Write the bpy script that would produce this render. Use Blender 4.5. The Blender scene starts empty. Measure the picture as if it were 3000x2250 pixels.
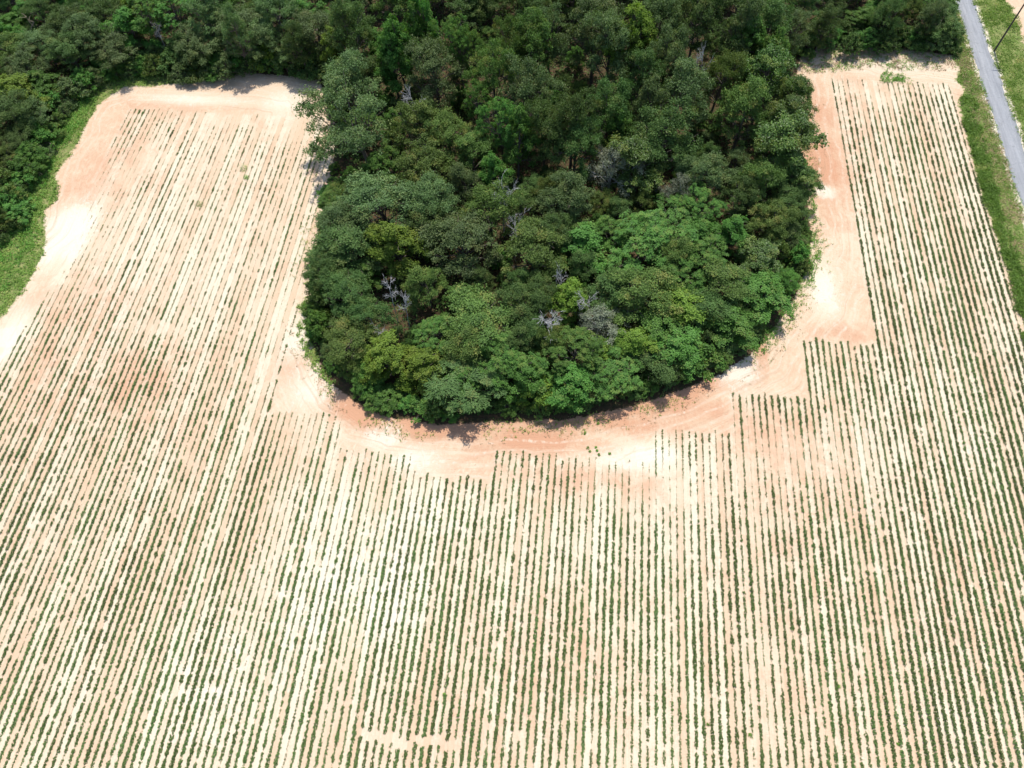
# Aerial view of a sandy crop field wrapped round a wood, seen from a drone.
import bpy, math, random
import numpy as np

scene = bpy.context.scene
COL = scene.collection

# ------------------------------------------------------------------ camera
# world: +Y runs along the crop rows, metres, ground at z = 0, drone at 91 m
PITCH, ROLL, YAW, HEIGHT = 1.0677, -0.05084, 0.14195, 91.12
def camera_axes():
    h = np.array([-math.sin(YAW), math.cos(YAW), 0]); r0 = np.array([math.cos(YAW), math.sin(YAW), 0]); u = np.array([0, 0, 1.0])
    f = h * math.cos(PITCH) - u * math.sin(PITCH); up = h * math.sin(PITCH) + u * math.cos(PITCH)
    return r0 * math.cos(ROLL) + up * math.sin(ROLL), -r0 * math.sin(ROLL) + up * math.cos(ROLL), f
from mathutils import Matrix
cr, cu, cf = camera_axes()
cam_data = bpy.data.cameras.new('drone_camera')
cam = bpy.data.objects.new('drone_camera', cam_data)
COL.objects.link(cam)
cam.matrix_world = Matrix(((cr[0], cu[0], -cf[0], 0), (cr[1], cu[1], -cf[1], 0), (cr[2], cu[2], -cf[2], HEIGHT), (0, 0, 0, 1)))
cam_data.sensor_fit = 'HORIZONTAL'; cam_data.sensor_width = 36.0
cam_data.lens = 36.0 * 2080.0 / 3000.0
cam_data.clip_start = 1.0; cam_data.clip_end = 6000.0
scene.camera = cam

# ------------------------------------------------------------------ daylight
SUN_ELEV = math.radians(65); SUN_AZ = math.radians(4)      # azimuth measured from +Y towards +X
world = bpy.data.worlds.new('World'); scene.world = world
world.use_nodes = True
nt = world.node_tree
bg = nt.nodes['Background']
sky = nt.nodes.new('ShaderNodeTexSky'); sky.sky_type = 'NISHITA'; sky.sun_disc = False
sky.sun_elevation = SUN_ELEV; sky.sun_rotation = SUN_AZ
nt.links.new(sky.outputs[0], bg.inputs[0]); bg.inputs[1].default_value = 0.15
sun_data = bpy.data.lights.new('sun', 'SUN'); sun_data.energy = 4.0; sun_data.angle = math.radians(0.53); sun_data.color = (1.0, 0.965, 0.925)
sun = bpy.data.objects.new('sun', sun_data); COL.objects.link(sun)
sun.rotation_euler = (math.pi / 2 - SUN_ELEV, 0, math.pi - SUN_AZ)
sun.location = (40, 90, 120)
scene.view_settings.view_transform = 'Standard'; scene.view_settings.look = 'None'
scene.view_settings.exposure = 0.50; scene.view_settings.gamma = 1.0

scene.cycles.max_bounces = 6; scene.cycles.diffuse_bounces = 3; scene.cycles.glossy_bounces = 2

CAM = [1.0677121937884966,-0.05084409025695864,0.14195173872871025,91.12127471887008]
TREES = [["G",-55.4,115.6,5.0,12.0],["G",-51.2,118.8,5.0,12.0],["O",-42.7,113.3,4.5,17.0],["Y",-46.7,114.9,3.0,11.0],["C",-47.0,113.1,2.0,7.0],["B",-30.7,114.5,3.2,17.0],["B",-28.9,116.2,3.2,18.0],["B",-33.2,110.6,3.5,16.0],["T",-22.4,112.1,3.2,16.0],["T",-19.6,111.2,3.2,15.0],["G",-25.8,105.0,5.2,15.0],["B",-34.4,108.9,3.2,13.0],["G",-40.9,103.1,5.2,13.0],["D",-28.2,97.1,3.0,12.0],["L",-15.4,104.6,4.0,15.0],["G",-9.4,99.7,5.0,16.0],["L",-8.8,112.0,5.0,17.0],["G",-6.4,116.3,4.5,17.0],["L",-12.6,111.5,3.2,16.0],["L",-28.0,93.3,5.0,12.0],["L",-21.8,92.3,4.6,12.0],["T",-18.0,99.2,2.8,12.0],["T",-12.8,93.0,3.2,14.0],["B",-10.0,90.4,3.4,14.0],["O",-5.7,92.7,4.2,15.0],["O",-1.1,92.7,4.6,17.0],["L",-24.7,85.0,5.0,11.0],["L",-17.2,89.5,4.0,10.0],["B",-13.6,84.9,3.2,10.0],["T",-38.0,85.4,2.2,5.0],["B",-32.9,85.6,3.0,8.0],["G",-30.0,76.2,6.4,12.0],["G",-23.1,78.1,4.6,11.0],["G",-17.8,82.8,3.6,10.0],["D",-11.1,77.2,3.6,12.0],["L",-13.1,76.6,4.6,11.0],["D",-8.8,72.3,2.6,9.0],["G",-1.3,78.4,5.0,12.0],["O",-2.1,73.4,4.0,10.0],["G",-35.7,72.4,4.6,10.0],["O",-35.0,68.4,5.4,10.0],["Y",-26.9,69.3,4.8,11.0],["O",-22.4,73.4,4.6,10.0],["G",-16.7,69.8,5.8,12.0],["L",-5.6,69.8,5.4,10.0],["B",1.6,72.0,4.6,9.0],["O",-37.0,63.8,3.6,8.0],["O",-32.7,60.1,4.2,8.0],["L",-20.9,62.3,4.0,10.0],["D",-25.7,59.0,2.6,10.0],["D",-23.6,57.7,2.0,9.0],["D",-26.0,54.1,1.8,6.0],["O",-29.1,56.5,3.6,8.0],["L",-31.0,52.4,4.5,8.0],["Y",-25.3,50.2,4.0,7.0],["T",-18.5,54.5,3.0,6.0],["L",-12.1,55.8,6.2,9.0],["L",-13.1,52.5,4.0,8.0],["Y",-19.2,49.6,3.8,7.0],["T",-28.0,48.5,3.0,5.0],["Y",-22.1,47.3,2.0,3.5],["W",-13.5,45.8,4.4,6.0],["T",-13.4,48.3,2.6,6.0],["T",-8.1,50.9,4.0,8.0],["B",-5.1,49.0,4.4,7.0],["Y",-3.3,45.5,3.6,5.0],["O",-6.2,53.6,3.6,8.0],["L",-1.4,54.0,3.0,8.0],["T",1.7,52.2,4.4,8.0],["B",1.4,47.5,3.6,6.0],["W",5.1,48.2,4.0,5.0],["D",-2.4,55.1,3.4,10.0],["D",2.9,60.1,3.0,9.0],["D",-1.5,63.1,2.2,9.0],["Y",-0.1,60.6,3.6,9.0],["O",-6.3,59.5,4.0,9.0],["O",-4.6,55.3,3.6,8.0],["S",4.9,58.8,3.6,8.0],["O",-4.2,61.9,3.6,9.0],["G",1.6,115.8,5.6,18.0],["Y",7.8,112.8,4.6,18.0],["G",3.8,110.4,5.0,17.0],["G",11.5,117.7,5.0,18.0],["O",19.7,121.0,5.0,17.0],["G",27.3,118.6,4.6,16.0],["B",28.9,116.8,4.4,14.0],["B",33.5,115.7,3.2,13.0],["D",19.9,106.9,2.4,15.0],["G",14.2,109.3,4.6,17.0],["G",15.8,101.4,5.6,16.0],["O",9.1,105.9,4.6,16.0],["L",23.5,108.2,4.2,15.0],["M",31.2,108.6,4.8,14.0],["M",36.1,104.9,3.4,12.0],["M",33.7,99.3,4.0,13.0],["L",27.0,98.7,5.0,14.0],["M",31.5,93.5,5.0,12.0],["G",11.7,98.2,4.6,16.0],["O",13.4,91.6,5.6,15.0],["O",-0.3,89.8,4.5,14.0],["O",5.0,97.7,4.2,16.0],["B",6.3,95.3,3.0,12.0],["S",5.6,87.5,4.4,12.0],["M",10.2,87.8,4.6,12.0],["G",21.1,87.3,4.2,11.0],["S",16.9,84.5,3.0,9.0],["L",29.4,86.3,4.2,10.0],["O",25.8,83.4,4.0,9.0],["M",35.5,87.9,3.4,8.0],["O",34.4,84.0,3.4,6.5],["T",20.0,81.3,4.0,9.0],["T",15.1,77.8,4.4,8.0],["L",30.7,79.0,4.4,8.0],["T",11.1,72.0,5.6,9.0],["B",19.7,75.7,4.0,8.0],["B",24.4,76.0,4.0,8.0],["O",33.3,78.3,3.6,5.5],["T",6.2,74.1,3.2,8.0],["O",2.5,68.9,3.6,8.0],["L",16.3,70.6,4.0,8.5],["T",20.0,71.0,4.0,8.0],["T",16.9,68.3,3.4,7.5],["M",29.2,72.5,4.4,7.0],["L",22.8,66.2,5.4,8.0],["L",11.5,62.8,5.6,9.0],["O",6.3,63.0,4.0,8.5],["Y",17.1,61.9,4.8,8.0],["B",29.2,65.3,4.4,6.0],["T",33.8,70.0,2.4,4.0],["O",21.2,61.7,4.0,7.0],["B",13.8,58.6,4.4,7.5],["B",24.4,59.7,4.2,6.0],["Y",9.7,55.4,4.0,7.0],["B",15.9,55.6,4.6,6.5],["B",19.6,53.4,3.8,4.5],["O",13.3,52.7,4.4,6.0],["T",6.9,50.6,4.4,6.0],["O",27.9,60.5,3.4,4.0],["W",25.4,56.9,3.0,3.5],["B",-114.0,125.4,4.0,5.6000000000000005],["B",-115.3,121.8,4.0,5.6000000000000005],["O",-100.1,119.0,4.6,9.600000000000001],["G",-94.7,115.7,5.0,10.4],["O",-93.9,120.0,4.0,10.4],["B",-88.3,118.4,4.6,10.4],["Y",-87.6,123.2,4.0,10.4],["G",-89.9,114.4,4.0,8.8],["T",-83.9,119.6,4.4,11.200000000000001],["D",-81.9,117.2,2.0,8.0],["T",-79.3,121.4,4.4,11.200000000000001],["O",-78.4,114.4,5.0,10.4],["G",-74.9,116.2,4.6,11.200000000000001],["G",-73.3,120.9,5.0,12.0],["G",-66.6,118.5,5.0,12.0],["O",-70.1,115.1,4.6,9.600000000000001],["G",-60.9,117.4,4.4,12.0],["Y",-61.0,114.6,3.0,7.2],["B",-67.3,113.7,4.0,6.4],["G",-58.5,120.4,5.0,12.8],["L",-83.9,111.8,3.0,4.0],["Y",-74.6,113.3,3.0,4.0],["O",-79.6,113.0,4.4,7.2],["T",-91.8,110.5,4.4,4.800000000000001],["T",-95.7,106.5,4.0,5.0],["O",-98.6,112.3,5.0,8.0],["G",-104.7,114.4,4.4,7.2],["L",-108.9,110.4,4.4,8.0],["G",-104.8,107.5,5.0,8.0],["B",-101.4,103.9,4.0,6.0],["Y",-103.0,99.8,4.8,9.0],["G",-99.3,96.1,4.4,7.0],["O",-101.9,95.1,4.4,8.0],["O",-98.4,90.3,4.4,7.0],["B",-97.6,94.7,3.0,5.0],["L",-98.4,85.3,4.0,7.0],["L",-97.1,81.4,4.0,6.5],["T",-94.8,76.9,3.4,5.5],["O",-94.1,72.8,3.4,5.0],["B",-98.0,100.8,3.0,4.5],["O",33.2,122.7,4.6,15.0],["G",39.1,126.8,4.0,9.600000000000001],["T",44.6,129.0,4.4,10.4],["W",45.2,127.4,3.4,7.2],["T",47.0,128.5,4.0,10.4],["T",53.3,127.7,4.2,9.600000000000001],["O",59.6,129.2,4.6,10.4],["O",56.9,127.0,4.0,7.2],["O",50.4,125.8,4.4,8.0],["G",66.3,130.0,2.6,3.2],["O",66.4,131.6,4.6,10.4],["O",62.5,129.0,4.6,8.0],["O",42.7,125.5,3.6,6.4]]
POLY = {"grove":[[-50.8,113.3],[-47.1,104.4],[-43.6,95.7],[-43.0,85.0],[-42.6,78.0],[-41.4,70.1],[-40.4,62.0],[-40.3,59.0],[-39.3,55.4],[-36.1,50.1],[-32.5,46.5],[-27.8,43.6],[-23.0,42.5],[-17.1,42.1],[-9.7,43.1],[2.2,44.7],[10.5,47.4],[18.0,50.8],[23.6,54.1],[28.1,57.9],[32.1,63.1],[35.3,68.6],[37.8,74.2],[38.8,79.6],[39.0,85.9],[39.1,92.6],[39.1,100.8],[39.4,110.4],[39.9,119.7],[41.4,125.8]],"leftin":[[-69.0,113.4],[-82.6,109.4],[-88.7,109.0],[-91.7,103.5],[-92.0,98.4],[-91.7,93.2],[-92.5,85.3],[-90.0,80.0],[-91.1,76.7],[-88.0,70.8],[-87.3,67.9],[-87.1,62.6],[-87.7,57.9],[-88.7,54.5]],"leftout":[[-68.5,114.4],[-77.9,113.3],[-87.1,113.2],[-94.1,109.9],[-96.6,106.7],[-98.2,101.4],[-97.4,94.7],[-97.8,90.0],[-97.3,84.2],[-96.5,80.6],[-94.8,73.7],[-96.0,70.2]],"topleft":[[-69.1,113.7],[-63.0,114.4],[-56.7,113.9],[-50.9,113.5]],"topright":[[41.5,126.3],[47.4,130.7],[55.7,129.7],[64.6,129.3],[70.8,128.2]],"verge":[[70.0,127.6],[70.8,124.7],[69.4,121.2],[70.4,119.1],[68.6,113.1],[68.5,108.6],[68.1,93.2],[68.4,88.9],[68.6,79.2],[68.9,69.0]]}
CLAY = [[-3.4,40.9,9,2.5,0.9],[-13.5,41.1,7,2,0.8],[10.4,44.7,9,2,0.8],[16.6,48.0,6,2.5,0.7],[21.4,47.9,5,3,0.55],[42.5,97.7,5,10,0.95],[43.3,110.6,4,8,0.6],[41.6,84.4,4,5,0.3],[41.7,62.6,7,2,0.5],[-10.0,39.8,6,2.5,0.5],[-85.0,88.5,8,12,0.35],[-86.8,81.7,6,5,0.5],[-84.6,79.5,1.5,1.2,0.9],[-39.9,49.5,3,5,0.45],[-15.3,36.8,12,3,0.35],[3.6,35.9,14,3,0.35],[29.4,45.9,14,4,0.35],[-84.5,104.7,14,3,0.3],[-76.4,57.8,10,6,0.3],[-62.9,45.2,9,6,0.4],[-78.3,47.5,5,6,0.35],[35.7,38.7,14,10,0.2],[-1.3,11.4,12,12,0.15],[50.6,24.2,12,10,0.12],[47.6,110.9,6,10,0.2],[-74.3,40.8,8,4,0.3]]
WHITE = [[-84.9,72.6,5.5,9,1],[12.8,40.2,5,2,1],[10.5,39.0,8,2,0.7],[25.2,55.5,4,5,0.9],[39.6,70.3,3,7,0.8],[42.4,91.3,2.5,2,0.8],[-19.6,36.6,7,3,0.7],[-24.1,39.6,4,3,0.7],[-21.7,19.7,12,12,0.7],[-29.9,16.8,10,16,0.6],[-38.3,5.9,10,14,0.6],[-55.2,6.3,8,12,0.3],[-14.7,29.4,9,6,0.6],[-74.2,106.3,14,2,0.7],[-56.2,106.6,5,5,0.7],[-40.2,54.9,3,6,0.8],[-36.2,46.9,6,5,0.7],[-85.5,51.2,3,7,0.8],[57.6,124.8,12,4,0.5],[5.4,26.6,8,7,0.4],[-4.1,19.2,5,14,0.3],[42.8,41.8,5,14,0.4],[-30.3,28.0,9,7,0.5],[57.0,45.6,6,14,0.35],[-58.8,65.9,12,12,0.25],[-71.4,72.1,5,12,0.25]]
BARE = [[-84.3,71.1,4.5,9,0.97],[-64.4,104.9,13,5.5,1.0],[-67.3,101.2,5,2.5,0.8],[-77.2,89.9,3.5,4,0.7],[-82.5,82.1,4,7,0.75],[-53.1,102.2,7,8,0.8],[53.8,116.4,5,4,0.6],[62.8,118.9,9,2,0.4],[-62.5,55.0,5,1.2,0.7],[15.1,35.4,8,3,0.45],[8.1,38.8,6,4,0.3],[33.7,42.1,9,4,0.4],[-44.8,60.3,6,6,0.55],[-44.0,49.2,5,4,0.5],[-55.3,73.3,14,18,0.3],[-83.9,61.9,4,4,0.8],[28.5,33.3,2,2,0.3],[-76.1,70.3,4,10,0.4]]
WEEDS = [[-58.9,89.1],[-57.8,87.0],[-64.2,80.1],[3.9,42.6],[5.7,44.3],[5.5,40.6],[5.7,40.1],[7.5,39.8],[4.7,39.9],[4.4,40.4],[6.0,39.5],[2.0,12.4],[-11.0,7.2],[35.1,12.5],[19.8,7.0],[41.0,7.0],[24.5,6.3]]
OVER = [[-45.1,96.5,9,2.6],[-46.7,94.8,8.5,2.0],[-42.1,92.5,9,2.4],[-40.2,89.0,7.5,3.0],[-43.9,90.5,7,2.3],[-43.6,87.1,6.5,2.0],[-41.5,86.8,6.5,2.0],[-38.6,94.5,11,3],[-34.4,91.7,11.5,3],[-40.5,98.8,11.5,2.6],[-35.7,87.8,10,2.6],[-42.5,96.7,10,2.2],[-33.7,88.5,8,2.4]]
LOBER = [[39.0,94.4,7.5,1.6],[37.1,97.3,8,1.4],[38.1,96.0,7.6,1.0],[35.8,94.2,8,1.6],[34.0,95.8,10,2.4],[32.8,90.6,9,2.6],[30.7,91.3,11,2.8],[32.9,90.5,7,2.4],[34.9,90.4,6.5,2]]
GAP = [[-19.9,1.8],[-8.5,2.0]]
LEAN = [[-109.6,119.7],[-105.8,116.0]]
# ------------------------------------------------------------------ helpers
def tag(o, label=None, cat=None, group=None, kind=None):
    if label: o['label'] = label
    if cat: o['category'] = cat
    if group: o['group'] = group
    if kind: o['kind'] = kind
    return o

def mesh_np(name, verts, faces, mats=(), attrs=None, smooth=False):
    """verts (n,3), faces (m,k) int: one mesh; attrs {name: (domain, array)}"""
    verts = np.asarray(verts, np.float32); faces = np.asarray(faces, np.int32)
    me = bpy.data.meshes.new(name); n, k = faces.shape
    me.vertices.add(len(verts)); me.vertices.foreach_set('co', verts.ravel())
    me.loops.add(n * k); me.loops.foreach_set('vertex_index', faces.ravel())
    me.polygons.add(n); me.polygons.foreach_set('loop_start', np.arange(0, n * k, k, dtype=np.int32))
    me.polygons.foreach_set('use_smooth', np.full(n, smooth, dtype=bool))
    for a, (dom, arr) in (attrs or {}).items():
        at = me.attributes.new(a, 'FLOAT', dom); at.data.foreach_set('value', np.asarray(arr, np.float32).ravel())
    for m in mats: me.materials.append(m)
    me.update(calc_edges=True)
    return me

def obj(name, me, parent=None, loc=None):
    o = bpy.data.objects.new(name, me); COL.objects.link(o)
    if parent is not None: o.parent = parent
    if loc is not None: o.location = loc
    return o

def sd_poly(px, py, poly):
    """signed distance to a polygon, negative inside"""
    P = np.array(poly, float); d2 = np.full(px.shape, 1e18); ins = np.zeros(px.shape, bool)
    for i in range(len(P)):
        a = P[i]; b = P[(i + 1) % len(P)]; e = b - a; L = e @ e
        if L < 1e-9: continue
        t = np.clip(((px - a[0]) * e[0] + (py - a[1]) * e[1]) / L, 0, 1)
        d2 = np.minimum(d2, (px - a[0] - t * e[0]) ** 2 + (py - a[1] - t * e[1]) ** 2)
        if a[1] != b[1]:
            c = ((a[1] > py) != (b[1] > py)) & (px < (b[0] - a[0]) * (py - a[1]) / (b[1] - a[1]) + a[0])
            ins ^= c
    return np.where(ins, -1, 1) * np.sqrt(d2)

def hash2(i, j, s=0):
    n = (i.astype(np.int64) * 374761393 + j.astype(np.int64) * 668265263 + s * 974634777) & 0x7fffffff
    n = ((n ^ (n >> 13)) * 1274126177) & 0x7fffffff
    n = (n ^ (n >> 16)) & 0xffffff
    return n / float(0xffffff)

def noise2(x, y, s=0):
    i = np.floor(x); j = np.floor(y); u = x - i; v = y - j; u = u * u * (3 - 2 * u); v = v * v * (3 - 2 * v)
    return (hash2(i, j, s) * (1 - u) + hash2(i + 1, j, s) * u) * (1 - v) + (hash2(i, j + 1, s) * (1 - u) + hash2(i + 1, j + 1, s) * u) * v

ONES = 'zero first second third fourth fifth sixth seventh eighth ninth tenth eleventh twelfth thirteenth fourteenth fifteenth sixteenth seventeenth eighteenth nineteenth'.split()
TENS = {2: 'twenty', 3: 'thirty', 4: 'forty', 5: 'fifty', 6: 'sixty', 7: 'seventy'}
def nth(n):
    if n < 20: return ONES[n]
    if n % 10 == 0: return TENS[n // 10][:-1] + 'ieth'
    return TENS[n // 10] + '-' + ONES[n % 10]

# ------------------------------------------------------------------ materials
def new_mat(name):
    m = bpy.data.materials.new(name); m.use_nodes = True
    m.node_tree.nodes.clear()
    return m, m.node_tree.nodes, m.node_tree.links

class NB:
    """tiny node builder"""
    def __init__(s, m): s.N = m.node_tree.nodes; s.L = m.node_tree.links
    def n(s, t, **kw):
        o = s.N.new(t)
        for k, v in kw.items(): setattr(o, k, v)
        return o
    def put(s, sock, v):
        if hasattr(v, 'is_output') or isinstance(v, bpy.types.NodeSocket): s.L.new(v, sock)
        else: sock.default_value = v
    def math(s, op, a, b=None, c=None, clamp=False):
        o = s.n('ShaderNodeMath', operation=op); o.use_clamp = clamp
        s.put(o.inputs[0], a)
        if b is not None: s.put(o.inputs[1], b)
        if c is not None: s.put(o.inputs[2], c)
        return o.outputs[0]
    def mix(s, f, a, b, mode='MIX'):
        o = s.n('ShaderNodeMix', data_type='RGBA', blend_type=mode)
        s.put(o.inputs['Factor'], f); s.put(o.inputs[6], a); s.put(o.inputs[7], b)
        return o.outputs[2]
    def attr(s, name):
        return s.n('ShaderNodeAttribute', attribute_name=name).outputs['Fac']
    def noise(s, vec, scale, detail=3, rough=0.55, dist=0.0):
        o = s.n('ShaderNodeTexNoise'); o.inputs['Scale'].default_value = scale; o.inputs['Detail'].default_value = detail
        o.inputs['Roughness'].default_value = rough; o.inputs['Distortion'].default_value = dist
        if vec is not None: s.L.new(vec, o.inputs['Vector'])
        return o.outputs['Fac']
    def remap(s, v, a, b, c=0.0, d=1.0):
        o = s.n('ShaderNodeMapRange'); o.clamp = True
        s.put(o.inputs[0], v)
        for i, q in enumerate((a, b, c, d)): o.inputs[i + 1].default_value = q
        return o.outputs[0]
    def vec(s, x, y, z=0.0):
        o = s.n('ShaderNodeCombineXYZ')
        s.put(o.inputs[0], x); s.put(o.inputs[1], y); s.put(o.inputs[2], z)
        return o.outputs[0]

def rgb(r, g, b): return (r, g, b, 1.0)

def leaf_mat(name, dark, light, trans=0.25, gloss=0.06, rough=0.5, warm=(0.16, 0.13, 0.04), warm_amt=0.12):
    m, N, L = new_mat(name); b = NB(m)
    v = b.attr('v'); c = b.attr('c')
    oi = b.n('ShaderNodeObjectInfo')
    t = b.math('ADD', b.math('MULTIPLY', v, 0.55), b.math('MULTIPLY', c, 0.55), clamp=True)
    col = b.mix(t, rgb(*dark), rgb(*light))
    col = b.mix(b.remap(c, 0.80, 1.0, 0.0, warm_amt * 3), col, rgb(*warm))
    hs = b.n('ShaderNodeHueSaturation')
    b.put(hs.inputs['Hue'], b.remap(oi.outputs['Random'], 0, 1, 0.485, 0.515))
    b.put(hs.inputs['Value'], b.remap(oi.outputs['Random'], 0, 1, 1.02, 1.55))
    L.new(col, hs.inputs['Color']); col = hs.outputs['Color']
    d = b.n('ShaderNodeBsdfPrincipled'); L.new(col, d.inputs['Base Color'])
    d.inputs['Roughness'].default_value = rough; d.inputs['Specular IOR Level'].default_value = gloss * 5
    tr = b.n('ShaderNodeBsdfTranslucent')
    tc = b.mix(1.0, col, rgb(1.25, 1.35, 0.6), 'MULTIPLY'); L.new(tc, tr.inputs['Color'])
    mx = b.n('ShaderNodeMixShader'); mx.inputs[0].default_value = trans
    L.new(d.outputs[0], mx.inputs[1]); L.new(tr.outputs[0], mx.inputs[2])
    o = b.n('ShaderNodeOutputMaterial'); L.new(mx.outputs[0], o.inputs[0])
    return m

def bark_mat(name, a, bcol, scale=3.0):
    m, N, L = new_mat(name); b = NB(m)
    tc = b.n('ShaderNodeTexCoord').outputs['Object']
    mp = b.n('ShaderNodeMapping'); mp.inputs['Scale'].default_value = (3, 3, 0.5); L.new(tc, mp.inputs[0])
    f = b.noise(mp.outputs[0], scale, 5, 0.65)
    d = b.n('ShaderNodeBsdfPrincipled'); L.new(b.mix(b.remap(f, 0.3, 0.7), rgb(*a), rgb(*bcol)), d.inputs['Base Color'])
    d.inputs['Roughness'].default_value = 0.85; d.inputs['Specular IOR Level'].default_value = 0.2
    bp = b.n('ShaderNodeBump'); bp.inputs['Strength'].default_value = 0.6; bp.inputs['Distance'].default_value = 0.05
    L.new(f, bp.inputs['Height']); L.new(bp.outputs[0], d.inputs['Normal'])
    o = b.n('ShaderNodeOutputMaterial'); L.new(d.outputs[0], o.inputs[0])
    return m

LEAF = {
    'O': leaf_mat('leaf_dark_oak', (0.027, 0.056, 0.014), (0.094, 0.156, 0.040), gloss=0.03),
    'G': leaf_mat('leaf_grey_oak', (0.036, 0.066, 0.020), (0.124, 0.184, 0.060), gloss=0.04),
    'L': leaf_mat('leaf_olive', (0.034, 0.064, 0.013), (0.122, 0.184, 0.040), gloss=0.03, warm=(0.22, 0.17, 0.05), warm_amt=0.16),
    'B': leaf_mat('leaf_green', (0.028, 0.074, 0.012), (0.098, 0.205, 0.036), trans=0.32, gloss=0.03),
    'Y': leaf_mat('leaf_yellow_green', (0.040, 0.085, 0.010), (0.165, 0.255, 0.034), trans=0.34, gloss=0.03),
    'T': leaf_mat('leaf_blue_green', (0.028, 0.072, 0.015), (0.102, 0.205, 0.038), trans=0.32, gloss=0.03),
    'M': leaf_mat('leaf_glossy', (0.024, 0.056, 0.008), (0.092, 0.150, 0.024), gloss=0.07, rough=0.45, warm=(0.20, 0.18, 0.04)),
    'W': leaf_mat('leaf_grey_green_drooping', (0.030, 0.066, 0.017), (0.104, 0.172, 0.050), gloss=0.03),
    'C': leaf_mat('leaf_cedar', (0.022, 0.066, 0.014), (0.080, 0.170, 0.036), gloss=0.03),
    'S': leaf_mat('leaf_withered', (0.085, 0.105, 0.060), (0.22, 0.245, 0.165), warm=(0.26, 0.23, 0.15)),
}
CROP = leaf_mat('crop_leaf', (0.050, 0.080, 0.022), (0.122, 0.176, 0.054), trans=0.25, gloss=0.03, warm=(0.19, 0.135, 0.065), warm_amt=0.28)
GRASS = leaf_mat('grass_blade', (0.075, 0.130, 0.020), (0.215, 0.295, 0.066), trans=0.3, gloss=0.03, warm=(0.42, 0.34, 0.15), warm_amt=0.22)
WEEDM = leaf_mat('weed_leaf', (0.058, 0.125, 0.018), (0.155, 0.285, 0.052), trans=0.3, gloss=0.03)
DRYM = leaf_mat('dry_stubble', (0.18, 0.13, 0.07), (0.42, 0.33, 0.18), trans=0.1, gloss=0.02, warm=(0.12, 0.09, 0.055))
BARK = bark_mat('bark', (0.07, 0.055, 0.042), (0.19, 0.165, 0.135))
DEADWOOD = bark_mat('dead_wood', (0.34, 0.325, 0.305), (0.58, 0.56, 0.54))
CREOSOTE = bark_mat('creosote_pole', (0.045, 0.036, 0.030), (0.10, 0.085, 0.07))

# ------------------------------------------------------------------ the lie of the land
FOREST = [(-420, -120), (-97, -120), (-97, 40)] + POLY['leftout'][::-1] + POLY['topleft'][1:-1] + POLY['grove'] + POLY['topright'] + [(71.5, 150), (71.5, 420), (-420, 420)]
LEFTGRASS = POLY['leftout'] + [(-97, 40), (-97, -120), (-91, -120), (-90, 40)] + POLY['leftin'][::-1]
VERGE = [(74.2, 420), (70.6, 420), (70.6, 130)] + POLY['verge'] + [(69.0, 55), (69.2, -120), (74.2, -120)]
FARVERGE = [(77.4, -120), (84.2, -120), (84.0, 110), (84.4, 134), (84.7, 138), (85.0, 142), (84.0, 147), (83.5, 420), (77.4, 420)]
ROW0, STEP, NROWS = 67.75, 0.914, 168
def row_x(i): return ROW0 - STEP * i
BLOCKS = [(0, 24, 120.0), (24, 36, 61.0), (36, 48, 50.9), (48, 60, 44.1), (60, 84, 38.8), (84, 96, 34.3), (96, 108, 37.2), (108, 120, 42.25), (120, 168, 103.0)]
MARG_Y = [50.6, 61.9, 72.8, 81.9, 95.7, 103.0]; MARG_X = [-41.2, -42.1, -43.1, -42.8, -43.7, -45.5]
LEFT_Y = [30, 45.8, 50.8, 59.9, 67.1, 74, 83.6, 102.9]; LEFT_X = [-86, -85.2, -84.2, -83.2, -81.5, -83, -84.2, -86]
def row_top(i):
    for a, b, y in BLOCKS:
        if a <= i < b: top = y
    return top

def in_rows(x, y):
    """how far a point lies inside the drilled part of the field, 0 to 1"""
    i = np.round((ROW0 - x) / STEP).astype(int)
    top = np.array([row_top(k) for k in range(NROWS)])[np.clip(i, 0, NROWS - 1)]
    left = i >= 120
    top = np.where(left, 103.0, top)
    ok = np.clip((top - y) / 0.8 + 0.5, 0, 1) * ((i >= 0) & (i < NROWS))
    mx = np.interp(y, MARG_Y, MARG_X)
    ok = np.where(left, ok * np.clip((mx - x) / 0.5 + 0.5, 0, 1) * (x > np.interp(y, LEFT_Y, LEFT_X) - 1.0), ok)
    return ok

def blob(x, y, L):
    r = np.zeros_like(x)
    for bx, by, sx, sy, a in L:
        r = np.maximum(r, a * np.exp(-(((x - bx) / sx) ** 2 + ((y - by) / sy) ** 2) * 1.1))
    return r

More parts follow.
